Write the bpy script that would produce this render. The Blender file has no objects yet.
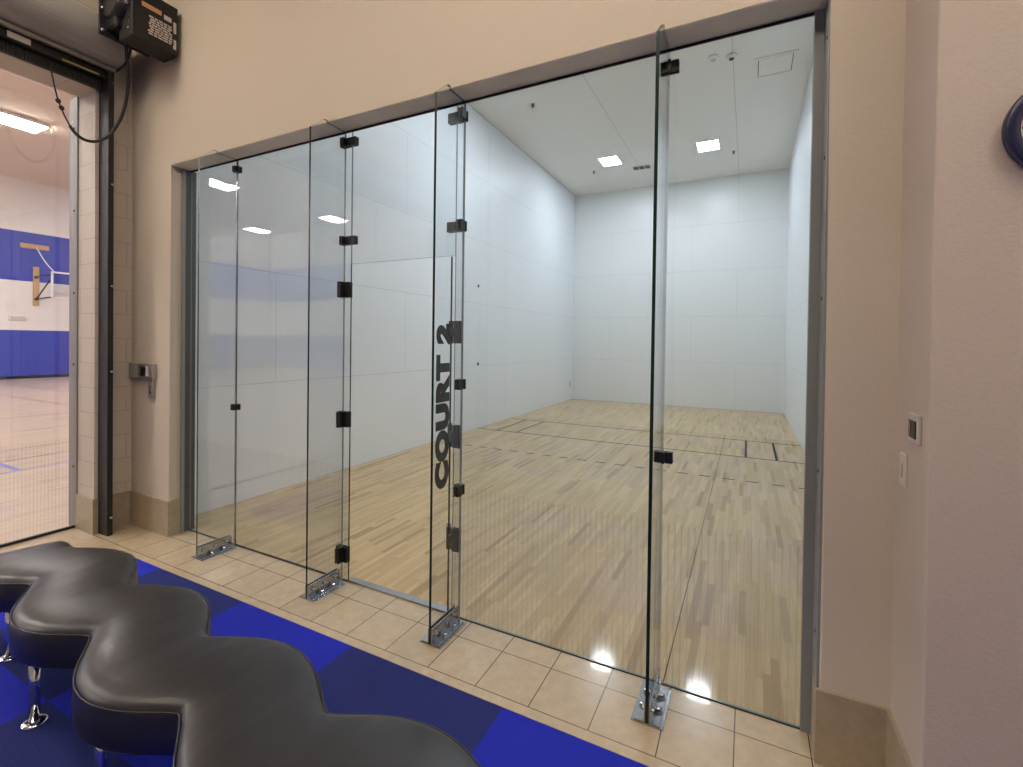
import bpy, bmesh, math, random
from mathutils import Vector, Matrix
random.seed(7)
PI = math.pi
sc = bpy.context.scene
C = sc.collection

# ------------------------------------------------------------------ dimensions (metres)
G = 0.045            # outer face of the glass wall
HG = 3.49            # head of the glass opening
XL, XR = 0.33, 5.505 # opening between the plaster jambs
YW = -0.13           # lobby face of the plaster wall
XA = -0.34           # lobby face of the block wall with the gym opening
XG = -0.66           # gym face of that wall
XS = 5.76            # side wall right of the opening
CW, CD, CH = 6.10, 12.19, 6.708   # court
GX, GY0, GY1, GH = -22.8, -17.6, 12.0, 8.55   # gym
LH = 5.6             # lobby ceiling
OY0, OY1, OZ = -5.2, -0.43, 4.20  # gym opening

# ------------------------------------------------------------------ materials
def new_mat(name):
    m = bpy.data.materials.new(name); m.use_nodes = True
    nt = m.node_tree
    for n in list(nt.nodes): nt.nodes.remove(n)
    out = nt.nodes.new('ShaderNodeOutputMaterial')
    return m, nt, out

class NB:
    """small node builder"""
    def __init__(s, nt): s.nt = nt
    def n(s, typ, **kw):
        nd = s.nt.nodes.new(typ)
        for k, v in kw.items():
            if k.startswith('_'): setattr(nd, k[1:], v)
            else: nd.inputs[k.replace('__', ' ')].default_value = v
        return nd
    def l(s, a, b): s.nt.links.new(a, b)
    def math(s, op, a, b=None, c=None, clamp=False):
        nd = s.nt.nodes.new('ShaderNodeMath'); nd.operation = op; nd.use_clamp = clamp
        for i, v in enumerate((a, b, c)):
            if v is None: continue
            if isinstance(v, (int, float)): nd.inputs[i].default_value = v
            else: s.l(v, nd.inputs[i])
        return nd.outputs[0]
    def mix(s, f, a, b):
        nd = s.nt.nodes.new('ShaderNodeMix'); nd.data_type = 'RGBA'
        for k, v in (('Factor', f), ('A', a), ('B', b)):
            i = {'Factor': 0, 'A': 6, 'B': 7}[k]
            if isinstance(v, (int, float)): nd.inputs[i].default_value = v
            elif isinstance(v, (tuple, list)): nd.inputs[i].default_value = (*v[:3], 1)
            else: s.l(v, nd.inputs[i])
        return nd.outputs[2]
    def xyz(s):
        t = s.nt.nodes.new('ShaderNodeNewGeometry')
        x = s.nt.nodes.new('ShaderNodeSeparateXYZ'); s.l(t.outputs['Position'], x.inputs[0])
        return x.outputs, t.outputs['Position']
    def noise(s, scale, vec=None, detail=3, rough=.5):
        nd = s.n('ShaderNodeTexNoise', Scale=scale, Detail=detail, Roughness=rough)
        if vec is not None: s.l(vec, nd.inputs['Vector'])
        return nd.outputs['Fac']

def plain(name, col, rough=.5, metal=0, spec=.5, nscale=0, namp=.12, bump=0, coat=0, bscale=None):
    m, nt, out = new_mat(name); b = NB(nt)
    p = b.n('ShaderNodeBsdfPrincipled', Roughness=rough, Metallic=metal)
    p.inputs['Base Color'].default_value = (*col, 1); p.inputs['Specular IOR Level'].default_value = spec
    p.inputs['Coat Weight'].default_value = coat; p.inputs['Coat Roughness'].default_value = .08
    _, pos = b.xyz()
    if nscale:
        f = b.noise(nscale, pos)
        b.l(b.mix(f, [c*(1-namp) for c in col], [min(1, c*(1+namp)) for c in col]), p.inputs['Base Color'])
    if bump:
        bp = b.n('ShaderNodeBump', Strength=bump, Distance=.01)
        b.l(b.noise(bscale or nscale or 60, pos, 4), bp.inputs['Height']); b.l(bp.outputs[0], p.inputs['Normal'])
    b.l(p.outputs[0], out.inputs[0])
    return m

def emit(name, col, strength):
    m, nt, out = new_mat(name); b = NB(nt)
    e = b.n('ShaderNodeEmission', Strength=strength); e.inputs[0].default_value = (*col, 1)
    b.l(e.outputs[0], out.inputs[0])
    return m

def glass_mat(name, tint, lines=None, pitch=.034, amt=.085):
    """clear architectural glass: straight-through transmission plus Schlick reflection; optional etched vertical lines"""
    m, nt, out = new_mat(name); b = NB(nt)
    (xo, yo, zo), pos = b.xyz()
    geo = nt.nodes.new('ShaderNodeNewGeometry')
    dot = nt.nodes.new('ShaderNodeVectorMath'); dot.operation = 'DOT_PRODUCT'
    b.l(geo.outputs['Normal'], dot.inputs[0]); b.l(geo.outputs['Incoming'], dot.inputs[1])
    c = b.math('ABSOLUTE', dot.outputs['Value'])
    k = b.math('POWER', b.math('SUBTRACT', 1, c, clamp=True), 5)
    f = b.math('MULTIPLY_ADD', k, .96, .04)
    t = b.n('ShaderNodeBsdfTransparent'); t.inputs[0].default_value = (*tint, 1)
    g = b.n('ShaderNodeBsdfGlossy', Roughness=0.0); g.inputs[0].default_value = (1, 1, 1, 1)
    mx = nt.nodes.new('ShaderNodeMixShader'); b.l(f, mx.inputs[0]); b.l(t.outputs[0], mx.inputs[1]); b.l(g.outputs[0], mx.inputs[2])
    res = mx.outputs[0]
    if lines:
        ax = {'x': xo, 'y': yo}[lines]
        fr = b.math('FRACT', b.math('DIVIDE', b.math('ADD', ax, 40.0), pitch))
        on = b.math('LESS_THAN', fr, .25)
        low = b.math('LESS_THAN', zo, .895)
        fac = b.math('MULTIPLY', b.math('MULTIPLY', on, low), amt)
        d = b.n('ShaderNodeBsdfDiffuse'); d.inputs[0].default_value = (.30, .30, .30, 1)
        m2 = nt.nodes.new('ShaderNodeMixShader'); b.l(fac, m2.inputs[0]); b.l(res, m2.inputs[1]); b.l(d.outputs[0], m2.inputs[2])
        res = m2.outputs[0]
    b.l(res, out.inputs[0])
    return m

def wood_floor(name, cols, dark, board=.057, length=.8, rough=.12, along='y', spec=.5, seam=.5, contrast=1.0, coat=.6):
    m, nt, out = new_mat(name); b = NB(nt)
    (x, y, z), pos = b.xyz()
    if along == 'x': x, y = y, x
    u = b.math('DIVIDE', b.math('ADD', x, 60.0), board); row = b.math('FLOOR', u)
    wn = nt.nodes.new('ShaderNodeTexWhiteNoise'); wn.noise_dimensions = '1D'; b.l(row, wn.inputs['W'])
    v = b.math('ADD', b.math('DIVIDE', b.math('ADD', y, 60.0), length), b.math('MULTIPLY', wn.outputs['Value'], 7.3))
    idn = b.math('ADD', b.math('MULTIPLY', row, 17.31), b.math('FLOOR', v))
    w2 = nt.nodes.new('ShaderNodeTexWhiteNoise'); w2.noise_dimensions = '1D'; b.l(idn, w2.inputs['W'])
    ramp = nt.nodes.new('ShaderNodeValToRGB'); cr = ramp.color_ramp
    cr.elements[0].position = 0; cr.elements[0].color = (*dark, 1)
    cr.elements[1].position = 1; cr.elements[1].color = (*cols[-1], 1)
    for i, cc in enumerate(cols[:-1]):
        e = cr.elements.new(.10 + .80*i/(len(cols)-1)); e.color = (*cc, 1)
    b.l(w2.outputs['Value'], ramp.inputs[0])
    # grain stretched along the boards
    cb = nt.nodes.new('ShaderNodeCombineXYZ'); b.l(b.math('MULTIPLY', x, 30), cb.inputs[0]); b.l(b.math('MULTIPLY', y, 1.6), cb.inputs[1]); b.l(b.math('MULTIPLY', idn, .37), cb.inputs[2])
    gr = b.noise(1.0, cb.outputs[0], 4, .6)
    col = b.mix(b.math('MULTIPLY', b.math('SUBTRACT', gr, .35, clamp=True), .9*contrast), ramp.outputs[0], dark)
    # sparse dark mineral streaks / knots
    cb2 = nt.nodes.new('ShaderNodeCombineXYZ'); b.l(b.math('MULTIPLY', x, 9), cb2.inputs[0]); b.l(b.math('MULTIPLY', y, 3), cb2.inputs[1])
    kn = b.noise(1.3, cb2.outputs[0], 2, .5)
    col = b.mix(b.math('MULTIPLY', b.math('SUBTRACT', kn, .66, clamp=True), 3.5*contrast, clamp=True), col, dark)
    # seams between boards
    fr = b.math('FRACT', u); sm = b.math('ADD', b.math('LESS_THAN', fr, .035), b.math('LESS_THAN', b.math('FRACT', v), .004), clamp=True)
    col = b.mix(b.math('MULTIPLY', sm, seam), col, [c*.45 for c in dark])
    p = b.n('ShaderNodeBsdfPrincipled', Roughness=.42)
    p.inputs['Specular IOR Level'].default_value = spec
    p.inputs['Coat Weight'].default_value = coat; p.inputs['Coat Roughness'].default_value = rough
    b.l(col, p.inputs['Base Color']); b.l(p.outputs[0], out.inputs[0])
    return m

def panel_wall(name, col, joint, axis, bw, rh, off, rough=.35, mortar=.004):
    """white court panels with hairline joints; axis = horizontal world axis"""
    m, nt, out = new_mat(name); b = NB(nt)
    (x, y, z), pos = b.xyz()
    h = b.math('ADD', {'x': x, 'y': y}[axis], off)
    row = b.math('FLOOR', b.math('DIVIDE', z, rh))
    odd = b.math('MODULO', row, 2)
    hv = b.math('FRACT', b.math('DIVIDE', b.math('ADD', b.math('ADD', h, b.math('MULTIPLY', odd, bw/2)), bw*20), bw))
    zf = b.math('FRACT', b.math('DIVIDE', z, rh))
    j = b.math('ADD', b.math('LESS_THAN', hv, mortar*1.5/bw), b.math('LESS_THAN', zf, mortar*2/rh), clamp=True)
    p = b.n('ShaderNodeBsdfPrincipled', Roughness=rough)
    p.inputs['Specular IOR Level'].default_value = .4
    sc_ = b.noise(1.7, pos, 5, .6)
    base = b.mix(b.math('MULTIPLY', sc_, .5), col, [c*.94 for c in col])
    b.l(b.mix(j, base, joint), p.inputs['Base Color']); b.l(p.outputs[0], out.inputs[0])
    return m

def block_wall(name, col, axis, rh=.237, bw=.44, rough=.6):
    m, nt, out = new_mat(name); b = NB(nt)
    (x, y, z), pos = b.xyz()
    h = {'x': x, 'y': y}[axis]
    row = b.math('FLOOR', b.math('DIVIDE', b.math('ADD', z, .04), rh)); odd = b.math('MODULO', row, 2)
    hv = b.math('FRACT', b.math('DIVIDE', b.math('ADD', b.math('ADD', h, 40.0), b.math('MULTIPLY', odd, bw/2)), bw))
    zf = b.math('FRACT', b.math('DIVIDE', b.math('ADD', z, .04), rh))
    j = b.math('ADD', b.math('LESS_THAN', hv, .008/bw), b.math('LESS_THAN', zf, .008/rh), clamp=True)
    p = b.n('ShaderNodeBsdfPrincipled', Roughness=rough)
    f = b.noise(45, pos, 4)
    base = b.mix(f, [c*.92 for c in col], [min(1, c*1.06) for c in col])
    b.l(b.mix(b.math('MULTIPLY', j, .55), base, [c*.55 for c in col]), p.inputs['Base Color'])
    bp = b.n('ShaderNodeBump', Strength=.35, Distance=.01)
    b.l(b.math('SUBTRACT', b.math('MULTIPLY', f, .4), j), bp.inputs['Height']); b.l(bp.outputs[0], p.inputs['Normal'])
    b.l(p.outputs[0], out.inputs[0])
    return m

def stone_mat(name, col, dark, rough=.3, tiles=None, spec=.5, coat=0):
    """travertine / limestone with mottling, optional tile joints (x0,y0,dx,[y rows])"""
    m, nt, out = new_mat(name); b = NB(nt)
    (x, y, z), pos = b.xyz()
    f1 = b.noise(13, pos, 6, .7); f2 = b.noise(55, pos, 3, .6)
    base = b.mix(f1, [c*.66 for c in col], [min(1, c*1.26) for c in col])
    pit = b.math('MULTIPLY', b.math('SUBTRACT', f2, .60, clamp=True), 4.0, clamp=True)
    base = b.mix(b.math('MULTIPLY', pit, .45), base, dark)
    p = b.n('ShaderNodeBsdfPrincipled', Roughness=rough); p.inputs['Specular IOR Level'].default_value = spec
    p.inputs['Coat Weight'].default_value = coat; p.inputs['Coat Roughness'].default_value = .04
    if tiles:
        x0, dx, yrows, xlim = tiles
        col_id = b.math('FLOOR', b.math('DIVIDE', b.math('ADD', x, -x0+dx*60), dx))
        fx = b.math('FRACT', b.math('DIVIDE', b.math('ADD', x, -x0+dx*60), dx))
        j = b.math('LESS_THAN', fx, .0055/dx)
        last = yrows[-1]
        j = b.math('MULTIPLY', j, b.math('GREATER_THAN', y, last))       # the edging strip runs through
        rid = 0.0
        for yy in yrows:
            j = b.math('ADD', j, b.math('LESS_THAN', b.math('ABSOLUTE', b.math('SUBTRACT', y, yy)), .0026), clamp=True)
            rid = b.math('ADD', rid, b.math('GREATER_THAN', y, yy))
        wn = nt.nodes.new('ShaderNodeTexWhiteNoise'); wn.noise_dimensions = '1D'
        b.l(b.math('ADD', b.math('MULTIPLY', col_id, 3.7), rid), wn.inputs['W'])
        base = b.mix(b.math('MULTIPLY', wn.outputs['Value'], .22), base, [c*.66 for c in col])
        base = b.mix(j, base, [c*.30 for c in dark])
    b.l(base, p.inputs['Base Color']); b.l(p.outputs[0], out.inputs[0])
    return m

def carpet_mat(name, bright, navy):
    m, nt, out = new_mat(name); b = NB(nt)
    (x, y, z), pos = b.xyz()
    cx = b.math('FLOOR', b.math('DIVIDE', b.math('ADD', x, -.945+1.05*20), 1.05))
    cy = b.math('FLOOR', b.math('DIVIDE', b.math('ADD', y, .5+1.05*20), 1.05))
    par = b.math('MODULO', b.math('ADD', cx, cy), 2)
    f = b.noise(110, pos, 4, .8); f2 = b.noise(9, pos, 3, .6)
    a = b.mix(f, [c*.5 for c in bright], [c*1.45 for c in bright])
    n = b.mix(f, [c*.2 for c in navy], [c*1.85 for c in navy])
    col = b.mix(par, a, n)
    col = b.mix(b.math('MULTIPLY', f2, .25), col, [c*.6 for c in navy])
    p = b.n('ShaderNodeBsdfPrincipled', Roughness=.95); p.inputs['Specular IOR Level'].default_value = .1
    bp = b.n('ShaderNodeBump', Strength=.4, Distance=.004); b.l(f, bp.inputs['Height']); b.l(bp.outputs[0], p.inputs['Normal'])
    b.l(col, p.inputs['Base Color']); b.l(p.outputs[0], out.inputs[0])
    return m

def gym_wall(name, white, blue, axis):
    m, nt, out = new_mat(name); b = NB(nt)
    (x, y, z), pos = b.xyz()
    s1 = b.math('LESS_THAN', z, 2.09)
    s2 = b.math('MULTIPLY', b.math('GREATER_THAN', z, 4.21), b.math('LESS_THAN', z, 6.33))
    s = b.math('ADD', s1, s2, clamp=True)
    rh = .237
    zf = b.math('FRACT', b.math('DIVIDE', z, rh)); j = b.math('LESS_THAN', zf, .05)
    col = b.mix(s, white, blue)
    col = b.mix(b.math('MULTIPLY', j, .08), col, (.1, .1, .15))
    p = b.n('ShaderNodeBsdfPrincipled', Roughness=.5)
    b.l(col, p.inputs['Base Color']); b.l(p.outputs[0], out.inputs[0])
    return m

def leather_mat(name):
    m, nt, out = new_mat(name); b = NB(nt)
    _, pos = b.xyz()
    f = b.noise(5, pos, 4, .6); f2 = b.noise(240, pos, 2)
    p = b.n('ShaderNodeBsdfPrincipled'); p.inputs['Specular IOR Level'].default_value = .5
    b.l(b.mix(f, (.014, .0135, .016), (.025, .023, .026)), p.inputs['Base Color'])
    b.l(b.math('MULTIPLY_ADD', f, .20, .26), p.inputs['Roughness'])
    bp = b.n('ShaderNodeBump', Strength=.10, Distance=.002); b.l(f2, bp.inputs['Height'])
    bp2 = b.n('ShaderNodeBump', Strength=.25, Distance=.02)
    # soft pull wrinkles running across the seat
    mp = nt.nodes.new('ShaderNodeMapping'); mp.inputs['Scale'].default_value = (9, 2.2, 9); mp.inputs['Rotation'].default_value = (0, 0, -.6)
    b.l(pos, mp.inputs[0])
    b.l(b.noise(1.0, mp.outputs[0], 2, .4), bp2.inputs['Height']); b.l(bp.outputs[0], bp2.inputs['Normal']); b.l(bp2.outputs[0], p.inputs['Normal'])
    b.l(p.outputs[0], out.inputs[0])
    return m

M = dict(
    plaster=plain('beige_plaster', (.60, .53, .425), .75, nscale=70, namp=.05, bump=.12, spec=.3),
    plaster2=plain('taupe_plaster', (.54, .465, .40), .8, nscale=90, namp=.05, bump=.12, spec=.3),
    lobby_white=plain('lobby_ceiling_paint', (.80, .76, .70), .8, nscale=20, namp=.03),
    court_ceil=panel_wall('court_ceiling_panels', (.80, .785, .74), (.42, .41, .39), 'x', 2.438, 99, 0.0, .6, .006),
    court_long=panel_wall('court_side_panels', (.80, .84, .88), (.56, .585, .61), 'y', 2.438, 1.341, .0, .42, .004),
    court_front=panel_wall('court_front_panels', (.80, .825, .83), (.56, .585, .60), 'x', 2.438, 1.341, .0, .3, .004),
    court_floor=wood_floor('maple_court_floor', [(.50, .355, .175), (.54, .39, .195), (.58, .42, .215), (.63, .465, .245)], (.36, .24, .115), .044, .60, .085, 'y', coat=.50, spec=.25, contrast=.7),
    gym_floor=wood_floor('gym_maple_floor', [(.45, .345, .245), (.49, .38, .27), (.52, .405, .295)], (.37, .27, .18), .057, 1.0, .2, 'y', seam=.2, contrast=.5, coat=.4),
    tile=stone_mat('limestone_tiles', (.51, .405, .27), (.26, .18, .11), .22, (3.885, .3187, [-.125, -.445], None), .5, .5),
    stone=stone_mat('stone_base', (.38, .315, .22), (.2, .15, .1), .35),
    carpet=carpet_mat('carpet_tiles', (.022, .032, .47), (.025, .033, .155)),
    block_y=block_wall('painted_block_y', (.58, .51, .42), 'y'),
    block_x=block_wall('painted_block_x', (.56, .50, .42), 'x'),
    gym_w_y=gym_wall('gym_wall_bands_y', (.80, .77, .74), (.035, .055, .42), 'y'),
    gym_ceil=plain('gym_ceiling_paint', (.72, .62, .52), .8, nscale=3, namp=.04),
    black_base=plain('black_vinyl_base', (.01, .01, .012), .5),
    glass=glass_mat('clear_glass', (.94, .951, .957)),
    glass_x=glass_mat('clear_glass_etched', (.94, .951, .957), 'x'),
    glass_y=glass_mat('gym_glass_etched', (.985, .985, .985), 'y', .026, .05),
    edge_lt=plain('pale_glass_edge', (.22, .25, .25), .15, spec=.6),
    edge=plain('polished_glass_edge', (.008, .020, .015), .25, spec=.3),
    black=plain('black_metal', (.010, .010, .011), .35, spec=.5, nscale=30),
    blackmatte=plain('black_paint', (.014, .013, .013), .55, spec=.4, nscale=30),
    ink=plain('black_vinyl_lettering', (.006, .006, .007), .5),
    satin=plain('satin_latch_metal', (.34, .32, .28), .35, .35, nscale=40, namp=.1),
    steel=plain('brushed_stainless', (.42, .43, .45), .16, 1.0, nscale=40, namp=.15),
    chrome=plain('chrome', (.75, .75, .77), .10, 1.0, nscale=20, namp=.05),
    grey=plain('grey_anodised_frame', (.24, .245, .235), .45, .0, nscale=14, namp=.06),
    greydk=plain('dark_grey_frame', (.09, .09, .09), .5, .1, nscale=14, namp=.06),
    galv=plain('grey_painted_steel', (.82, .80, .68), .5, .0, nscale=6, namp=.08),
    frame_grey=plain('gym_frame_grey', (.21, .205, .20), .5, .0, nscale=6, namp=.08),
    hood=plain('shutter_hood_steel', (.30, .285, .26), .5, .1, nscale=5, namp=.08),
    hoodlt=plain('shutter_flange_steel', (.34, .31, .27), .4, .6, nscale=5, namp=.08),
    slat=plain('shutter_slat_steel', (.05, .048, .045), .45, .6),
    rubber=plain('black_rubber', (.008, .008, .008), .6),
    label=plain('white_label', (.62, .56, .50), .6),
    labelbr=plain('orange_label', (.62, .33, .16), .6),
    yellow=plain('yellow_safety_strip', (.42, .34, .08), .5),
    offwhite=plain('off_white_plastic', (.55, .49, .43), .45),
    vent=plain('vent_dark', (.05, .05, .05), .6),
    wood_plank=plain('pine_board', (.52, .33, .17), .5, nscale=8, namp=.2),
    whitepaint=plain('white_painted_steel', (.80, .80, .80), .35),
    orange=plain('orange_rim_paint', (.6, .16, .03), .4),
    line=plain('brown_court_line', (.022, .012, .009), .5, spec=.2),
    linered=plain('maroon_floor_line', (.20, .10, .07), .35),
    lineblue=plain('blue_floor_line', (.10, .13, .50), .35),
    leather=leather_mat('black_leather'),
    navy=plain('navy_plastic', (.012, .014, .055), .3, spec=.5),
    dial=plain('clock_dial', (.60, .57, .54), .5),
    court_lamp=emit('court_lamp_diffuser', (.84, .925, 1.0), 90),
    gym_lamp=emit('gym_lamp_diffuser', (1, .95, .90), 100),
    lobby_fill_lamp=emit('lobby_fill_diffuser', (1, .86, .70), 16),  # glow of the added, unseen lobby lights
    panelw=plain('white_enamel', (.78, .78, .77), .4),
)

# ------------------------------------------------------------------ geometry helpers
def new_bm(): return bmesh.new()

def bx(bm, x0, x1, y0, y1, z0, z1, mi=0, bev=0):
    vs = [bm.verts.new((x, y, z)) for x in (x0, x1) for y in (y0, y1) for z in (z0, z1)]
    idx = ((0, 1, 3, 2), (4, 6, 7, 5), (0, 4, 5, 1), (2, 3, 7, 6), (0, 2, 6, 4), (1, 5, 7, 3))
    fs = [bm.faces.new([vs[i] for i in q]) for q in idx]
    for f in fs: f.material_index = mi
    if bev:
        es = list({e for f in fs for e in f.edges})
        r = bmesh.ops.bevel(bm, geom=es, offset=bev, segments=2, profile=.5, affect='EDGES')
        for f in r['faces']: f.material_index = mi
    return fs

def tube(bm, pts, r, n=12, cap=True, mi=0):
    pts = [Vector(p) for p in pts]
    rs = r if isinstance(r, (list, tuple)) else [r]*len(pts)
    rings = []; prev = None
    for i, p in enumerate(pts):
        d = (pts[min(i+1, len(pts)-1)] - pts[max(i-1, 0)]).normalized()
        if prev is None:
            a = d.orthogonal().normalized()
        else:
            a = (prev - d*prev.dot(d)).normalized()
        prev = a; b = d.cross(a)
        rings.append([bm.verts.new(p + (a*math.cos(2*PI*k/n) + b*math.sin(2*PI*k/n))*rs[i]) for k in range(n)])
    for i in range(len(rings)-1):
        for k in range(n):
            f = bm.faces.new((rings[i][k], rings[i][(k+1) % n], rings[i+1][(k+1) % n], rings[i+1][k])); f.smooth = True; f.material_index = mi
    if cap:
        f = bm.faces.new(list(reversed(rings[0]))); f.material_index = mi
        f = bm.faces.new(rings[-1]); f.material_index = mi

def lathe(bm, prof, origin, axis, n=48, mi=0, smooth=True):
    """prof: (radius, height along axis) pairs"""
    axis = Vector(axis).normalized(); a = axis.orthogonal().normalized(); b = axis.cross(a); o = Vector(origin)
    rings = [[bm.verts.new(o + axis*h + (a*math.cos(2*PI*k/n) + b*math.sin(2*PI*k/n))*max(r, 1e-5)) for k in range(n)] for r, h in prof]
    for i in range(len(rings)-1):
        for k in range(n):
            f = bm.faces.new((rings[i][k], rings[i][(k+1) % n], rings[i+1][(k+1) % n], rings[i+1][k])); f.smooth = smooth; f.material_index = mi
    bm.faces.new(list(reversed(rings[0]))).material_index = mi
    bm.faces.new(rings[-1]).material_index = mi

def prism(bm, poly, y0, y1, axis='y', mi=0, smooth=False):
    """extrude a 2-D polygon along an axis. axis y: poly=(x,z); axis x: poly=(y,z); axis z: poly=(x,y)"""
    def P(a, t):
        return {'y': (a[0], t, a[1]), 'x': (t, a[0], a[1]), 'z': (a[0], a[1], t)}[axis]
    A = [bm.verts.new(P(q, y0)) for q in poly]; B = [bm.verts.new(P(q, y1)) for q in poly]
    n = len(poly)
    for i in range(n):
        f = bm.faces.new((A[i], A[(i+1) % n], B[(i+1) % n], B[i])); f.material_index = mi; f.smooth = smooth
    bm.faces.new(A).material_index = mi; bm.faces.new(list(reversed(B))).material_index = mi

ROOT = {}
def root_of(o):
    while o.parent is not None: o = o.parent
    return o

def obj(name, bm, mats, parent=None, origin=None):
    """link a bmesh (in world coordinates) as ONE mesh object"""
    bmesh.ops.recalc_face_normals(bm, faces=bm.faces)
    if parent is not None: org = Vector(ROOT[root_of(parent).name])
    else: org = Vector(origin or (0, 0, 0))
    bmesh.ops.translate(bm, verts=bm.verts, vec=-org)
    me = bpy.data.meshes.new(name); bm.to_mesh(me); bm.free()
    for m in (mats if isinstance(mats, (list, tuple)) else [mats]): me.materials.append(M[m] if isinstance(m, str) else m)
    o = bpy.data.objects.new(name, me); C.objects.link(o)
    if parent is not None: o.parent = parent
    else: o.location = org; ROOT[o.name] = org
    return o

def tag(o, label, cat, group=None):
    o['label'] = label; o['category'] = cat
    if group: o['group'] = group
    return o

def thing(name, label, cat, loc=(0, 0, 0), group=None):
    o = bpy.data.objects.new(name, None); o.empty_display_size = .1
    C.objects.link(o); o.location = loc; ROOT[o.name] = Vector(loc)
    return tag(o, label, cat, group)

def struct(name, bm, mats, label=None, cat=None, parent=None, kids=None):
    o = obj(name, bm, mats, parent)
    if parent is None:
        o['kind'] = 'structure'
        if label: o['label'] = label
        if cat: o['category'] = cat
    return o

def box_obj(name, dims, mat, parent=None, bev=0):
    bm = new_bm(); bx(bm, *dims, bev=bev); return obj(name, bm, mat, parent)

def dup(root, loc, label=None, group=None):
    r = root.copy(); C.objects.link(r); r.location = loc; ROOT[r.name] = Vector(loc)
    if label: r['label'] = label
    if group: r['group'] = group
    for ch in list(root.children):
        c = ch.copy(); C.objects.link(c); c.parent = r
        for g in ch.children:
            d = g.copy(); C.objects.link(d); d.parent = c
    return r

# ================================================================== THE SETTING
# ---- floors
bm = new_bm(); bx(bm, XG-.02, 9.0, -.505, G, -.06, 0.0)
bx(bm, XG-.02, .30, -8.0, -.505, -.06, 0.0)
struct('floor', bm, 'tile', 'polished beige limestone tile strip in front of the glass wall', 'floor')
bm = new_bm(); bx(bm, .30, 9.0, -8.0, -.507, -.06, -.001)
struct('carpet', bm, 'carpet', 'carpet of large bright blue and navy squares in front of the stone strip', 'carpet')
bm = new_bm(); bx(bm, 0, CW, G+.002, CD, -.06, 0.0)
cf = struct('court_floor', bm, 'court_floor', 'varnished maple strip floor inside the court', 'floor')
# court lines
def line_strip(name, x0, x1, y0, y1, mat='line', par=None):
    return box_obj(name, (x0, x1, y0, y1, 0.0, .0012), mat, par)
line_strip('service_line', 0, CW, 7.60, 7.64, 'line', cf)
line_strip('short_line', 0, CW, 6.08, 6.12, 'line', cf)
for x in (.457, .914, 5.186, 5.643):
    line_strip('service_box_line', x-.019, x+.019, 6.12, 7.60, 'line', cf)
bm = new_bm()
k = 0.02
while k < CW:
    bx(bm, k, min(k+.15, CW), 4.555, 4.59, 0, .0012); k += .305
obj('dashed_receiving_line', bm, 'line', cf)
line_strip('floor_seam', 4.797, 4.803, .06, 7.5, 'line', cf)

bm = new_bm(); bx(bm, GX, XG-.02, GY0, GY1, -.06, 0.0)
gf = struct('gym_floor', bm, 'gym_floor', 'pale polished wood floor of the gym', 'floor')
for nm, a, mt in (('maroon_line', (-5.60, -5.54, GY0+1, 10), 'linered'), ('maroon_line', (-4.72, -4.66, GY0+1, 10), 'linered'),
              ('blue_line', (-3.86, -3.82, GY0+1, 10), 'lineblue'), ('blue_line', (-9.5, -3.86, .10, .17), 'lineblue'),
              ('maroon_line', (-21, -9.6, 3.33, 3.41), 'linered'), ('maroon_line', (-22, -13, 4.75, 4.83), 'linered'), ('maroon_line', (-9.76, -9.68, GY0+1, 10), 'linered')):
    line_strip(nm, *a, mt, gf)

# ---- court shell
bm = new_bm(); bx(bm, -.12, 0, G+.014, CD, 0, CH); struct('wall_court_left', bm, 'court_long', 'white panelled side wall of the court', 'wall')
bm = new_bm(); bx(bm, CW, CW+.15, G+.014, CD, 0, CH); struct('wall_court_right', bm, 'court_long', 'white right hand side wall of the court', 'wall')
bm = new_bm(); bx(bm, -.12, CW+.15, CD, CD+.15, 0, CH); struct('wall_court_front', bm, 'court_front', 'white panelled far end wall of the court', 'wall')
bm = new_bm(); bx(bm, -.12, CW+.15, G, CD+.15, CH, CH+.15); struct('ceiling_court', bm, 'court_ceil', 'off-white panelled court ceiling', 'ceiling')

# ---- wall with the big glass opening
bm = new_bm()
prism(bm, [(XA-.30, 0), (XL, 0), (XL, HG), (XR, HG), (XR, 0), (XS+.27, 0), (XS+.27, LH), (XA-.30, LH)], YW, G+.014, 'y')
ed = []
for e in bm.edges:
    a, b_ = e.verts
    if abs(a.co.y-YW) < 1e-6 and abs(b_.co.y-YW) < 1e-6 and abs(a.co.x-b_.co.x) < 1e-6 and (abs(a.co.x-XL) < 1e-6 or abs(a.co.x-XR) < 1e-6): ed.append(e)
bmesh.ops.bevel(bm, geom=ed, offset=.012, segments=3, profile=.5, affect='EDGES')
bx(bm, -.12, CW+.15, YW+.01, G+.014, LH, CH)
struct('wall_front', bm, 'plaster', 'beige plaster wall around the glass court front', 'wall')
# ---- block wall with the gym opening
bm = new_bm()
bx(bm, XG, XA, OY1, YW+.002, 0, OZ)
bx(bm, XG, XA, -9, OY0, 0, OZ)
bx(bm, XG, XA, -9, YW+.002, OZ, LH)
bm.faces.ensure_lookup_table()
for f in bm.faces:
    f.normal_update()
    if abs(f.normal.y) > .5: f.material_index = 1
struct('wall_left', bm, ['block_y', 'block_x'], 'cream painted block wall with the gym opening', 'wall')
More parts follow.
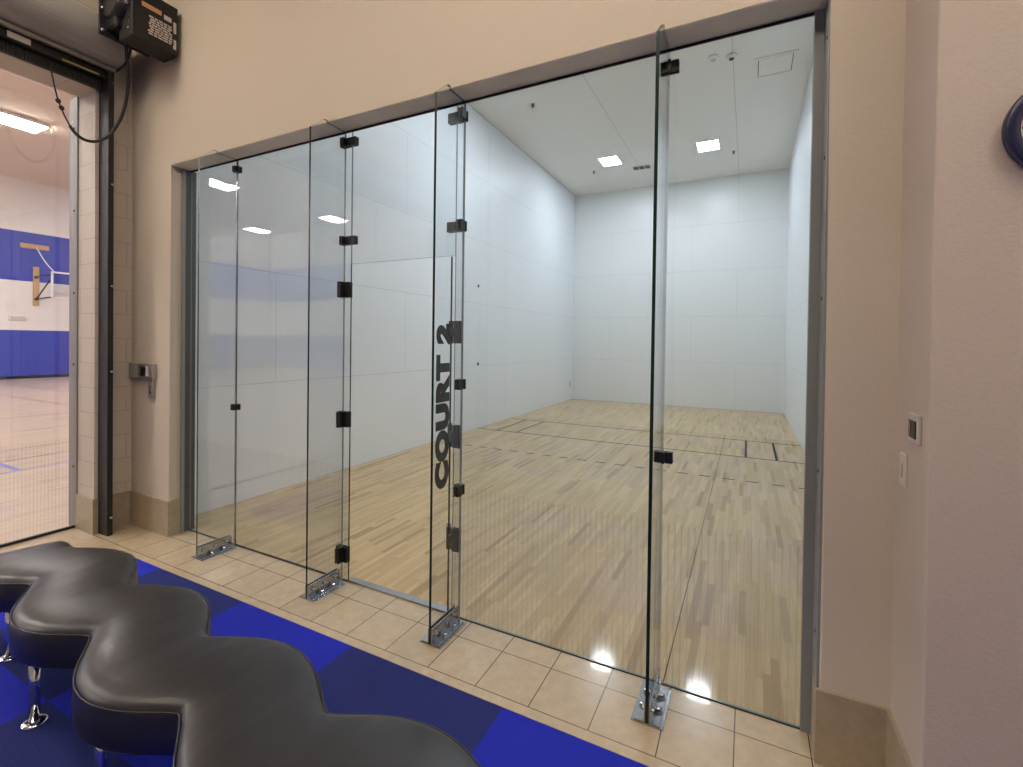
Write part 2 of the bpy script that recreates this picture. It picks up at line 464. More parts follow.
# gym side of that wall and the gym shell
bm = new_bm()
bx(bm, XG-.02, XG, OY1+.05, GY1, 0, GH); bx(bm, XG-.02, XG, GY0, OY0-.05, 0, GH); bx(bm, XG-.02, XG, OY0-.05, OY1+.05, OZ, GH)
struct('wall_gym_near', bm, 'gym_w_y')
bm = new_bm(); bx(bm, GX-.2, GX, GY0-.2, GY1+.2, 0, GH); struct('wall_gym_far', bm, 'gym_w_y', 'white gym wall with two broad blue bands', 'wall')
bm = new_bm(); bx(bm, GX, XG, GY0-.2, GY0, 0, GH); struct('wall_gym_side', bm, 'gym_w_y')
bm = new_bm(); bx(bm, GX, XG, GY1, GY1+.2, 0, GH); struct('wall_gym_end', bm, 'gym_w_y')
bm = new_bm(); bx(bm, GX-.2, XG, GY0-.2, GY1+.2, GH, GH+.2); struct('ceiling_gym', bm, 'gym_ceil', 'warm white gym ceiling', 'ceiling')
bm = new_bm(); bx(bm, GX, GX+.02, GY0, GY1, 0, .12); bx(bm, GX, XG-.02, GY0, GY0+.02, 0, .12)
struct('baseboard_gym', bm, 'black_base', 'black vinyl base along the gym wall', 'baseboard')
# ---- side wall on the right, lobby back
bm = new_bm()
prism(bm, [(XS, YW+.01), (XS, -.524), (XS+.002, -.5282), (XS+.006, -.53), (9.0, -.53), (9.0, -.25), (XS+.28, -.25), (XS+.28, YW+.01)], 0, LH, 'z')
struct('wall_right', bm, 'plaster2', 'taupe textured wall on the right with a clock', 'wall')
bm = new_bm(); bx(bm, 9.0, 9.15, -8, -.25, 0, LH); struct('wall_side', bm, 'lobby_white')
bm = new_bm(); bx(bm, XA, 9.15, -8.15, -8.0, 0, LH); struct('wall_back', bm, 'lobby_white')
bm = new_bm(); bx(bm, XA, 9.15, -8.15, YW, LH, LH+.12); struct('ceiling', bm, 'lobby_white', 'lobby ceiling', 'ceiling')

# ---- stone bases
t = .016; hb = .335
bm = new_bm()
bx(bm, XA, XL+t, YW-t, YW, 0, hb); bx(bm, XL, XL+t, YW, -.037, 0, hb)
struct('baseboard_front', bm, 'stone', 'tan stone base on the corner left of the glass', 'baseboard')
bm = new_bm()
bx(bm, XA, XA+t, OY1, -.404, 0, hb); bx(bm, XA, XA+t, -.356, YW-t, 0, hb); bx(bm, XG, XA+t, OY1-t, OY1, 0, hb)
struct('baseboard_left', bm, 'stone', 'tan stone base on the gym doorway jamb', 'baseboard')
bm = new_bm()
bx(bm, XR-t, XS-t, YW-t, YW, 0, hb); bx(bm, XR-t, XR-.0125, YW, -.03, 0, hb)
bx(bm, XS-t, XS, -.53, YW, 0, hb); bx(bm, XS-t, 9.0, -.53-t, -.53, 0, hb)
struct('baseboard_right', bm, 'stone', 'tan stone base below the right wall', 'baseboard')

# ---- metal frame of the opening
bm = new_bm()
bx(bm, XL+.012, XR-.012, YW+.004, G-.004, HG-.004, HG+.0005)          # soffit plate
struct('trim_1', bm, 'galv', 'grey metal soffit plate over the glass', 'trim')
bm = new_bm()
bx(bm, XL, XL+.022, -.036, -.006, 0, HG-.004, bev=.002)                # light flange
bx(bm, XL, XL+.008, -.006, G+.05, 0, HG-.004, 1)
struct('trim_2', bm, ['grey', 'greydk'], 'grey metal channel at the left end of the glass', 'trim')
bm = new_bm()
bx(bm, XR-.012, XR, YW+.012, G+.05, 0, HG-.004, bev=.001)
bx(bm, XR-.055, XR-.012, G-.014, G, 0, HG-.004)
bx(bm, XR-.055, XR-.012, G+.012, G+.03, 0, HG-.004)
for z in (3.30, 2.75, 2.10, 1.30, .55):
    lathe(bm, [(.009, 0), (.008, .003)], (XR-.012, -.05, z), (-1, 0, 0), 12, 1)
struct('trim_3', bm, ['grey', 'black'], 'grey metal jamb channel at the right end of the glass', 'trim')
bm = new_bm()
bx(bm, XL+.01, 2.44, G-.006, G, 0, .006); bx(bm, 3.40, XR-.055, G-.006, G, 0, .006)
bx(bm, XL+.01, XR-.055, G-.008, G, HG-.018, HG-.004)
struct('trim_4', bm, 'rubber', 'black sealant line along the glass', 'trim')
bm = new_bm(); bx(bm, 2.44, 3.40, G-.002, G+.055, 0, .014, bev=.003)
struct('trim_5', bm, 'steel', 'grey metal door threshold', 'trim')

# ---- steel frame and glass of the gym opening
bm = new_bm()
bx(bm, XG-.16, XG, OY1-.012, OY1+.05, 0, OZ, bev=.004); bx(bm, XG-.16, XG, OY0-.05, OY0+.012, 0, OZ, bev=.004)
for z in (.6, 1.6, 2.3, 3.1, 3.9): lathe(bm, [(.012, 0), (.010, .005)], (XG-.06, OY1-.012, z), (0, -1, 0), 12, 1)
bx(bm, XG-.055, XG-.025, OY0+.012, OY1-.012, 0, .022, 1)
struct('trim_6', bm, ['frame_grey', 'rubber'], 'grey steel frame of the gym opening', 'trim')
bm = new_bm(); bx(bm, XG-.046, XG-.036, OY0+.03, OY1-.03, .02, OZ)
struct('window_1', bm, 'glass_y', 'clear glass with etched lines in the gym opening', 'window')

# ================================================================== GLASS WALL
TH = .012
def pane(x0, x1, z0, z1, name, label, mat, dark=False):
    bm = new_bm(); fs = bx(bm, x0+.001, x1-.001, G, G+TH, z0, z1)
    for f in fs:
        f.normal_update()
        if abs(f.normal.y) < .5: f.material_index = 1
    o = obj(name, bm, [mat, 'edge' if dark else 'edge_lt'], None, ((x0+x1)/2, G, z0))
    return tag(o, label, 'glass panel', 'clear panes of the court front')
X1, X2, X3, X4 = 1.045, 2.375, 3.465, 4.775
DL, DR, DH = 2.443, 3.400, 2.462
pane(XL+.012, X1, .006, HG-.005, 'glass_screen', 'narrow clear glass pane at the far left end, beside the beige corner', 'glass_x')
pane(X1, DL, .006, HG-.005, 'glass_screen', 'wide clear glass pane just left of the open doorway, mirroring blue gym bands', 'glass_x', True)
pane(DL, DR, DH, HG-.005, 'glass_transom', 'clear glass pane above the open doorway', 'glass')
pane(DR, X4, .006, HG-.005, 'glass_screen', 'wide clear glass pane right of the doorway, between lettered fin and right fin', 'glass_x')
pane(X4, XR-.03, .006, HG-.005, 'glass_screen', 'clear glass pane at the far right end, against the grey jamb', 'glass_x')

def bolt(bm, p, ax, r=.011, h=.009, mi=0):
    ax = Vector(ax)
    lathe(bm, [(r*1.35, 0), (r*1.35, h*.25)], p, ax, 16, mi)
    lathe(bm, [(r, h*.25), (r, h), (r*.6, h*1.25)], p, ax, 6, mi, False)

FO = -.283
def fin(x, label, TH=.017):
    f = thing('glass_fin', label, 'glass fin', (x, -.1, 0), 'glass fins standing square to the court front')
    bm = new_bm()
    prism(bm, [(G-.001, .008), (FO, .008), (FO, HG-.095), (-.165, HG+.008), (YW-.004, HG+.008), (YW-.004, HG-.006), (G-.001, HG-.006)], x-TH/2, x+TH/2, 'x')
    for q in bm.faces:
        q.normal_update()
        if abs(q.normal.x) < .5: q.material_index = 1 if q.calc_center_median().y < -.2 and abs(q.normal.z) < (.9 if x > 4 else .3) else 2
    obj('blade', bm, ['glass', 'edge', 'edge_lt'], f)
    # stainless shoe: base plate and an angle each side of the blade
    bm = new_bm(); bx(bm, x-.078, x+.078, -.285, .012, 0, .008, bev=.002)
    br = obj('shoe_plate', bm, 'steel', f)
    for s in (-1, 1):
        bm = new_bm()
        a, b_ = x+s*TH/2, x+s*(TH/2+.008)
        bx(bm, min(a, b_), max(a, b_), -.283, .008, .008, .105, bev=.002)
        b2 = x+s*.062
        bx(bm, min(a, b2), max(a, b2), -.283, .008, .008, .016, bev=.002)
        obj('shoe_angle', bm, 'steel', f)
        for yy in (-.240, -.138, -.035):
            bm = new_bm(); bolt(bm, (b_, yy, .066), (s, 0, 0), .013, .012)
            obj('bolt', bm, 'steel', f)
        for yy in (-.18, -.075):
            bm = new_bm(); bolt(bm, (x+s*.042, yy, .016), (0, 0, 1), .013, .016)
            obj('bolt', bm, 'steel', f)
    return f

def patch(f, x, z, hw_l, hw_r, hh, arm=.04, side=0):
    """black patch fitting: plate on the panes plus an ear gripping the fin"""
    bm = new_bm()
    bx(bm, x-hw_l, x+hw_r, G-.012, G, z-hh, z+hh, bev=.002)
    bx(bm, x-hw_l, x+hw_r, G+TH, G+TH+.012, z-hh, z+hh, bev=.002)
    for s in ((-1, 1) if side == 0 else (side,)):
        a, b_ = x+s*TH/2, x+s*(TH/2+.011)
        bx(bm, min(a, b_), max(a, b_), G-.012-arm, G-.012, z-hh, z+hh, bev=.002)
    for xx in (x-hw_l*.55, x+hw_r*.55):
        lathe(bm, [(.010, 0), (.009, .003)], (xx, G-.012, z), (0, -1, 0), 14)
    return obj('patch_fitting', bm, 'black', f)

f1 = fin(X1, 'leftmost glass fin, nearest the beige corner, on a stainless shoe')
f2 = fin(X2, 'second glass fin from the left, on the hinge-free side of the doorway')
f3 = fin(X3, 'glass fin carrying the black COURT 2 lettering')
f4 = fin(X4, 'rightmost glass fin, seen edge-on as a dark vertical line')
for z in (3.396, 1.256): patch(f1, X1, z, .040, .038, .027, .025)
for z in (3.40, 2.645): patch(f2, X2, z, .045, .115, .032, .03)
for z in (2.265, 1.26, .206): patch(f2, X2, z, .052, .062, .060, .045)
for z in (3.393, 2.655): patch(f3, X3, z, .13, .012, .034, .05)
for z in (1.589, .874): patch(f3, X3, z, .045, .018, .034, .05)
for z in (3.389, 1.256): patch(f4, X4, z, .060, .056, .031, .02)

# lettering on the third fin (reads upward, on the right hand face)
def text_mesh(body, size, bold, sx=1.0, extr=.0008):
    cu = bpy.data.curves.new('lettering', 'FONT'); cu.body = body; cu.size = size; cu.offset = bold; cu.space_character = 1.12; cu.extrude = extr
    cu.resolution_u = 6
    o = bpy.data.objects.new('lettering', cu); C.objects.link(o)
    bpy.context.view_layer.update()
    me = bpy.data.meshes.new_from_object(o.evaluated_get(bpy.context.evaluated_depsgraph_get()))
    bpy.data.objects.remove(o); bpy.data.curves.remove(cu)
    bm = new_bm(); bm.from_mesh(me); bpy.data.meshes.remove(me)
    bmesh.ops.scale(bm, vec=(sx, 1, 1), verts=bm.verts)
    return bm
def fit(bm, mat, w=None, h=None, center=False):
    xs = [v.co.x for v in bm.verts]; ys = [v.co.y for v in bm.verts]
    x0, x1, y0, y1 = min(xs), max(xs), min(ys), max(ys)
    sx = w/(x1-x0) if w else 1; sy = h/(y1-y0) if h else sx
    if not w: sx = sy
    for v in bm.verts:
        v.co.x = (v.co.x-x0-(.5*(x1-x0) if center else 0))*sx; v.co.y = (v.co.y-y0-(.5*(y1-y0) if center else 0))*sy
    bmesh.ops.transform(bm, matrix=mat, verts=bm.verts)
bm = text_mesh('COURT 2', .17, .0135)
rot = Matrix(((0, 0, 1, X3+TH/2+.0012), (0, -1, 0, -.112), (1, 0, 0, .945), (0, 0, 0, 1)))
fit(bm, rot, 1.045, .148)
def islands(bm):
    seen = set(); res = []
    bm.verts.ensure_lookup_table()
    for v in bm.verts:
        if v.index in seen: continue
        st = [v]; grp = set()
        while st:
            q = st.pop()
            if q.index in seen: continue
            seen.add(q.index); grp.add(q.index)
            st += [e.other_vert(q) for e in q.link_edges]
        res.append(grp)
    return res
bm.verts.index_update()
bmesh.ops.remove_doubles(bm, verts=bm.verts, dist=1e-5); bm.verts.index_update()
isl = sorted(islands(bm), key=lambda g: min(bm.verts[i].co.z for i in g))
for g in isl:
    b2 = bm.copy(); b2.verts.ensure_lookup_table()
    bmesh.ops.delete(b2, geom=[v for v in b2.verts if v.index not in g], context='VERTS')
    obj('letter', b2, 'ink', f3)
bm.free()

# glass door, swung open into the court
ang = math.atan2(G+2.638, 3.386-5.1905)          # open angle of the leaf
d = Vector((math.cos(ang), math.sin(ang), 0)); nrm = Vector((-d.y, d.x, 0))
hx = Vector((3.378, G+.004, 0)); DW = .90
bm = new_bm()
fs = bx(bm, 0, DW, 0, TH, .02, DH-.006)
for q in fs:
    q.normal_update()
    if abs(q.normal.y) < .5: q.material_index = 1
mat = Matrix((( d.x, nrm.x, 0, hx.x), (d.y, nrm.y, 0, hx.y), (0, 0, 1, 0), (0, 0, 0, 1)))
bmesh.ops.transform(bm, matrix=mat, verts=bm.verts)
door = struct('door_1', bm, ['glass', 'edge'], 'clear glass door swung open into the court, seen edge-on beside the lettered fin', 'glass door')
for z in (1.94, 1.23, .524):
    bm = new_bm()
    bx(bm, 3.402, X3-.010, G-.012, G, z-.077, z+.077, bev=.002)                 # plate on the fixed pane
    bx(bm, 3.402, X3-.010, G+TH, G+TH+.012, z-.077, z+.077, bev=.002)
    lathe(bm, [(.012, -.03), (.012, .03)], (3.388, G-.006, z), (0, 0, 1), 16)   # knuckle
    bx(bm, 3.385, 3.405, G-.010, G-.001, z-.03, z+.03)
    b2 = new_bm(); bx(b2, .0, .07, -.011, 0, z-.077, z+.077, bev=.002); bx(b2, .0, .07, TH, TH+.011, z-.077, z+.077, bev=.002)
    bmesh.ops.transform(b2, matrix=mat, verts=b2.verts)
    me = bpy.data.meshes.new('tmp'); b2.to_mesh(me); b2.free(); bm.from_mesh(me); bpy.data.meshes.remove(me)
    obj('hinge', bm, 'black', door)

# ================================================================== COURT FIXTURES
def court_light(x, y, label, group=None):
    L = thing('ceiling_light', label, 'ceiling light', (x, y, CH), group)
    bm = new_bm(); a, b_ = .235, .285
    for q in ((-a-.03, a+.03, -b_-.03, -b_), (-a-.03, a+.03, b_, b_+.03), (-a-.03, -a, -b_, b_), (a, a+.03, -b_, b_)):
        bx(bm, x+q[0], x+q[1], y+q[2], y+q[3], CH-.012, CH)
    obj('light_frame', bm, 'panelw', L)
    bm = new_bm(); bx(bm, x-a, x+a, y-b_, y+b_, CH-.006, CH-.001)
    obj('diffuser', bm, 'court_lamp', L)
    return L
l0 = court_light(1.83, 9.70, 'square lit ceiling panel over the court, left of the slotted vent')
dup(l0, (4.24, 9.73, CH), 'square lit ceiling panel over the court, right of the tall glass fin')
dup(l0, (1.83, 4.75, CH), 'added unseen square ceiling light over the near left of the court, above the doorway head')  # nearer pair is unseen, added to light the court
dup(l0, (4.24, 4.75, CH), 'added unseen square ceiling light over the near right of the court, above the opening head')

v = thing('ceiling_vent', 'small dark slotted vent in the court ceiling between the two lights', 'vent', (2.50, 10.49, CH))
bm = new_bm(); bx(bm, 2.25, 2.75, 10.34, 10.64, CH-.012, CH, bev=.003); obj('vent_frame', bm, 'panelw', v)
for i in range(3):
    bm = new_bm(); bx(bm, 2.275+i*.155, 2.275+i*.155+.135, 10.37, 10.61, CH-.016, CH-.011); obj('slot', bm, 'vent', v)
v = thing('ceiling_grille', 'square flush grille in the court ceiling near the right jamb', 'vent', (5.52, 6.64, CH))
bm = new_bm()
for q in ((5.20, 5.85, 6.30, 6.36), (5.20, 5.85, 6.92, 6.98), (5.20, 5.26, 6.36, 6.92), (5.79, 5.85, 6.36, 6.92)): bx(bm, *q, CH-.014, CH)
obj('grille_frame', bm, 'court_ceil', v)
bm = new_bm(); bx(bm, 5.275, 5.775, 6.375, 6.905, CH-.012, CH-.002); obj('grille_panel', bm, 'court_ceil', v)
bm = new_bm(); bx(bm, 5.262, 5.788, 6.362, 6.918, CH-.004, CH-.001); obj('gap', bm, 'vent', v)

def smoke(x, y, label, mat2):
    s = thing('ceiling_detector', label, 'detector', (x, y, CH))
    bm = new_bm(); lathe(bm, [(.085, 0), (.085, .02), (.07, .04), (.045, .05)], (x, y, CH), (0, 0, -1), 32); obj('body', bm, 'panelw', s)
    bm = new_bm(); lathe(bm, [(.04, .045), (.04, .06), (.03, .066)], (x, y, CH), (0, 0, -1), 24); obj('sensor', bm, mat2, s)
smoke(4.585, 5.96, 'round white detector on the court ceiling, left one of the pair', 'offwhite')
smoke(4.861, 6.045, 'round detector with a dark centre on the court ceiling, right one of the pair', 'black')
def sprinkler(x, y, label):
    s = thing('ceiling_sprinkler', label, 'sprinkler', (x, y, CH), 'sprinkler heads in the court ceiling')
    bm = new_bm(); lathe(bm, [(.045, 0), (.04, .008)], (x, y, CH), (0, 0, -1), 24); obj('escutcheon', bm, 'offwhite', s)
    bm = new_bm(); lathe(bm, [(.018, .008), (.018, .05), (.032, .052), (.032, .058)], (x, y, CH), (0, 0, -1), 16); obj('head', bm, 'vent', s)
sprinkler(1.20, 6.09, 'small sprinkler head in the court ceiling, nearest the glass')
sprinkler(1.22, 10.25, 'small sprinkler head in the court ceiling, left of the left light')
sprinkler(4.788, 10.34, 'small sprinkler head in the court ceiling, right of the right light')
for y, z, lb in ((6.06, 1.39, 'lower of the two small black plugs on the left court wall'), (6.04, 3.06, 'upper of the two small black plugs on the left court wall')):
    bm = new_bm(); lathe(bm, [(.035, 0), (.033, .006), (.015, .012)], (0, y, z), (1, 0, 0), 20)
    tag(obj('wall_plug', bm, 'vent', None, (0, y, z)), lb, 'wall plug')
b = thing('outlet_plate', 'tiny white plate low on the far left corner of the court', 'outlet', (0, 11.9, .5))
bm = new_bm(); bx(bm, 0, .008, 11.84, 11.96, .42, .60, bev=.003); obj('plate', bm, 'offwhite', b)
bm = new_bm(); bx(bm, .008, .010, 11.87, 11.93, .45, .57); obj('socket', bm, 'label', b)

# ================================================================== ADDED LOBBY LIGHTS (unseen overhead, put in to light the lobby)
def added_lobby_light(x, y, label):
    L = thing('added_lobby_ceiling_light', label, 'ceiling light', (x, y, LH), 'added square lobby ceiling lights')
    bm = new_bm()
    for q in ((-.64, .64, -.34, -.30), (-.64, .64, .30, .34), (-.64, -.60, -.30, .30), (.60, .64, -.30, .30)):
        bx(bm, x+q[0], x+q[1], y+q[2], y+q[3], LH-.02, LH)
    obj('light_frame', bm, 'panelw', L)
    bm = new_bm(); bx(bm, x-.60, x+.60, y-.30, y+.30, LH-.012, LH-.002); obj('diffuser', bm, 'lobby_fill_lamp', L)
    return L
ll = added_lobby_light(0.7, -1.9, 'added unseen ceiling light of the lobby, nearest the gym opening and glass')
for x, y, s in ((3.9, -1.9, 'above the glass, mid row'), (6.8, -1.9, 'by the clock wall'), (0.9, -3.0, 'second row by the gym opening'), (3.9, -3.0, 'second row in the middle'), (5.6, -3.0, 'second row right of the middle'), (7.6, -2.9, 'second row on the right')):
    dup(ll, (x, y, LH), 'added unseen ceiling light of the lobby, ' + s)

# ================================================================== GYM THINGS
def gym_light(x, y, label):
    L = thing('gym_ceiling_light', label, 'ceiling light', (x, y, GH), 'long gym ceiling lights')
    bm = new_bm(); bx(bm, x-.47, x+.47, y-.64, y+.64, GH-.12, GH-.022, bev=.01); obj('housing', bm, 'panelw', L)
    for s in (-1, 1):
        bm = new_bm(); tube(bm, [(x, y+s*.4, GH), (x, y+s*.4, GH-.03)], .03, 10); obj('stem', bm, 'panelw', L)
    for s in (-1, 1):
        bm = new_bm(); bx(bm, x+s*.235-.205, x+s*.235+.205, y-.62, y+.62, GH-.145, GH-.118, bev=.008); obj('lens', bm, 'gym_lamp', L)
    return L
gl = gym_light(-15.1, 3.47, 'long twin-lens ceiling light seen through the gym opening')
spots = [(-15.2, -3.2), (-15.2, -9.7), (-15.2, -15.9), (-21.6, -9.7), (-21.6, -15.9), (-8.2, -3.2), (-8.2, -9.7), (-8.2, -15.9), (-8.2, 6.5), (-2.6, -3.2), (-15.2, 9.0), (-21.0, -3.2)]  # a few show mirrored in the glass, the rest are added unseen for light
for x, y in spots:
    dup(gl, (x, y, GH), 'long twin-lens gym ceiling light out of direct view')

hp = thing('basketball_hoop', 'white framed basketball backboard on wooden planks on the banded gym wall', 'basketball hoop', (GX, 6.9, 3))
bm = new_bm(); bx(bm, GX, GX+.06, 6.36, 6.56, 3.16, 4.87, bev=.008); obj('wall_plank', bm, 'wood_plank', hp)
bm = new_bm(); bx(bm, GX, GX+.06, 5.95, 6.88, 5.64, 5.84, bev=.008); obj('wall_plank', bm, 'wood_plank', hp)
bxp = -21.45; y0, y1, z0, z1 = 6.50, 8.3, 3.48, 4.62
bm = new_bm()
for q in ((y0, y1, z1-.07, z1), (y0, y1, z0, z0+.05), (y0, y0+.07, z0, z1), (y1-.07, y1, z0, z1)): bx(bm, bxp-.03, bxp+.03, *q, bev=.006)
bk = obj('backboard_frame', bm, 'whitepaint', hp)
bm = new_bm(); bx(bm, bxp-.008, bxp+.008, y0+.07, y1-.07, z0+.05, z1-.07); obj('backboard_glass', bm, 'glass', hp)
for a, c in (((GX+.06, 6.46, 4.42), (bxp, 6.56, 4.50)), ((GX+.06, 6.46, 3.46), (bxp, 6.56, 3.53)), ((GX+.06, 6.46, 3.46), (bxp, 6.56, 4.42))):
    bm = new_bm(); tube(bm, [a, c], .028, 10); obj('brace', bm, 'black', hp)
    bm = new_bm(); lathe(bm, [(.07, 0), (.06, .03)], a, (1, 0, 0), 16); obj('bracket', bm, 'black', hp)
bm = new_bm()
pts = [Vector((GX+.06, 6.46, 5.72)).lerp(Vector((bxp, 6.62, 4.58)), i/10) + Vector((0, 0, -.10*math.sin(PI*i/10))) for i in range(11)]
tube(bm, pts, .022, 10); obj('stay', bm, 'whitepaint', hp)
bm = new_bm(); n = 28
tube(bm, [(bxp+.30+.23*math.cos(2*PI*i/n), 7.4+.23*math.sin(2*PI*i/n), 3.72) for i in range(n+1)], .012, 8, False); obj('rim', bm, 'orange', hp)
b = thing('wall_box', 'small pale plate low on the white band of the gym wall, below the planks', 'wall plate', (GX, 5.9, 2.6))
bm = new_bm(); bx(bm, GX, GX+.05, 5.60, 6.18, 2.50, 2.72, bev=.02); obj('rim', bm, 'whitepaint', b)
bm = new_bm(); bx(bm, GX+.05, GX+.06, 5.65, 6.13, 2.54, 2.68, bev=.004); obj('face', bm, 'dial', b)

# ================================================================== ROLLING SHUTTER
sh = thing('rolling_shutter', 'grey rolling shutter coiled up above the gym opening, with black guide rail', 'rolling shutter', (XA, -2.8, OZ))
def hood_poly(cx, cz, rx, rz):
    pts = [(XA, cz+rz)]
    for i in range(0, 19):
        a = PI/2 - i*PI/18
        pts.append((cx+rx*math.cos(a), cz+rz*math.sin(a)))
    pts += [(XA+.10, cz-rz-.005), (XA+.10, cz-rz-.03), (XA, cz-rz-.03)]
    return pts
HY = -.345
bm = new_bm(); prism(bm, hood_poly(-.11, 4.575, .19, .19), OY0-.15, HY, 'y')
for f in bm.faces:
    f.normal_update()
    if abs(f.normal.y) < .5 : f.smooth = False
obj('hood', bm, 'hood', sh)
bm = new_bm(); prism(bm, hood_poly(-.105, 4.575, .205, .203), HY, HY+.012, 'y'); obj('hood_end_plate', bm, 'blackmatte', sh)
bm = new_bm(); bx(bm, -.17, -.135, OY0-.1, HY-.01, 4.345, 4.378, bev=.003); obj('flange', bm, 'hoodlt', sh)
bm = new_bm(); bx(bm, XA+.055, XA+.14, OY0+.02, OY1+.03, OZ+.075, OZ+.155, bev=.006)
bb = obj('bottom_bar', bm, 'black', sh)
bm = new_bm(); bx(bm, XA+.14, XA+.146, -1.06, -.92, OZ+.09, OZ+.14, bev=.002); obj('sensor_box', bm, 'label', bb)
bm = new_bm(); bx(bm, XA+.14, XA+.143, -.72, -.46, OZ+.083, OZ+.098); obj('safety_strip', bm, 'yellow', bb)
bm = new_bm()
yy = OY0+.02
bx(bm, XA+.03, XA+.055, OY0+.02, OY1+.02, OZ-.012, OZ+.15)
while yy < OY1:
    bx(bm, XA+.055, XA+.068, yy, yy+.011, OZ-.010, OZ+.075); yy += .018
obj('brush_seal', bm, 'slat', sh)
for (ya, yb, lb) in ((-.402, -.358, 0), (OY0-.045, OY0+.055, 1)):
    bm = new_bm(); bx(bm, XA, -.163, ya, yb, 0, 4.34, bev=.003)
    r = obj('guide_rail', bm, 'blackmatte', sh)
    if lb == 0:
        for z in (.17, 1.55, 2.35, 3.3, 4.25, 4.31):
            bm = new_bm(); lathe(bm, [(.013, 0), (.011, .008)], (-.163, -.372, z), (1, 0, 0), 14); obj('bolt', bm, 'steel', r)

# motor on the wall end of the shutter
mo = thing('shutter_motor', 'black shutter motor with a labelled control box, high in the left corner', 'motor', (.2, -.4, 4.4))
bm = new_bm(); bx(bm, .29, .505, -.52, -.165, 4.425, 4.86, bev=.008); cb = obj('control_box', bm, 'blackmatte', mo)
bm = new_bm(); bx(bm, .505, .507, -.40, -.20, 4.51, 4.66); lab = obj('text_label', bm, 'blackmatte', cb)
rr = random.Random(3)
bm = new_bm()
for i in range(8):
    z = 4.505 + i*.021
    y = -.405 + rr.random()*.02
    while y < -.225:
        w = rr.uniform(.018, .045); bx(bm, .507, .5085, y, min(y+w, -.215), z, z+.013); y += w+.007
obj('label_print', bm, 'label', cb)
bm = new_bm(); bx(bm, .5052, .507, -.45, -.30, 4.715, 4.755); obj('orange_label', bm, 'labelbr', cb)
bm = new_bm()
for q in ((-.28, -.22, 4.70, 4.74), (-.205, -.18, 4.62, 4.72), (-.205, -.18, 4.48, 4.565)): bx(bm, .5052, .507, *q)
obj('sticker', bm, 'label', cb)
bm = new_bm(); bx(bm, .15, .34, -.57, -.26, 4.52, 4.95, bev=.02)
lathe(bm, [(.15, 0), (.17, .02), (.17, .18), (.13, .23)], (.27, -.36, 4.74), (0, -1, 0), 32)
obj('gear_housing', bm, 'black', mo)
bm = new_bm(); bx(bm, .17, .19, -.615, -.24, 4.47, 5.0, bev=.003)
pl = obj('mount_plate', bm, 'blackmatte', mo)
for y, z in ((-.59, 4.51), (-.59, 4.70), (-.28, 4.50)):
    bm = new_bm(); bolt(bm, (.19, y, z), (1, 0, 0), .013, .012); obj('bolt', bm, 'steel', pl)
bm = new_bm(); tube(bm, [(.56, -.60, 4.86), (.50, -.56, 4.88), (.46, -.55, 4.80), (.46, -.54, 4.68)], .012, 10); obj('conduit', bm, 'chrome', mo)
bm = new_bm()
for i in range(6): lathe(bm, [(.010, 0), (.010, .006)], (.45+.012*(i % 2), -.5201, 4.50+.05*i), (0, -1, 0), 12)
obj('knockout', bm, 'steel', mo)
bm = new_bm(); bx(bm, .26, .44, -.17, YW-.001, 4.46, 4.80, bev=.008); obj('wall_bracket', bm, 'blackmatte', mo)

# drooping cable between motor and bottom bar
def bez(P, n=40):
    out = []
    for i in range(len(P)-1):
        p0, p1, p2, p3 = (Vector(P[max(i-1, 0)]), Vector(P[i]), Vector(P[i+1]), Vector(P[min(i+2, len(P)-1)]))
        for k in range(n//(len(P)-1)+1):
            t_ = k/(n//(len(P)-1)+1)
            out.append(.5*((2*p1)+(-p0+p2)*t_+(2*p0-5*p1+4*p2-p3)*t_*t_+(-p0+3*p1-3*p2+p3)*t_**3))
    out.append(Vector(P[-1])); return out
ca = thing('power_cable', 'thin black cable drooping from the motor to the shutter bar', 'cable', (0, -.5, 4))
K = [(-.15, -.816, 4.19), (-.15, -.79, 4.03), (-.15, -.764, 3.905)]
bm = new_bm(); tube(bm, bez(K, 16), .006, 8); obj('thin_lead', bm, 'rubber', ca)
K = [(-.15, -.764, 3.905), (-.15, -.725, 3.80), (-.15, -.683, 3.715)]
bm = new_bm(); tube(bm, bez(K, 16), .006, 8); obj('thin_lead', bm, 'rubber', ca)
for z0_, y0_ in ((3.915, -.770), (3.865, -.748)):
    bm = new_bm(); tube(bm, [(-.15, y0_, z0_), (-.15, y0_+.004, z0_-.008), (-.15, y0_+.012, z0_-.026), (-.15, y0_+.016, z0_-.034)], [.010, .018, .018, .010], 12); obj('connector', bm, 'rubber', ca)
K = [(-.15, -.685, 3.715), (-.14, -.640, 3.655), (-.13, -.575, 3.628), (-.11, -.50, 3.65), (-.08, -.42, 3.74), (-.02, -.36, 3.92), (.06, -.35, 4.15), (.16, -.40, 4.34), (.26, -.46, 4.50)]
bm = new_bm(); tube(bm, bez(K, 60), .013, 10); obj('sheathed_lead', bm, 'rubber', ca)

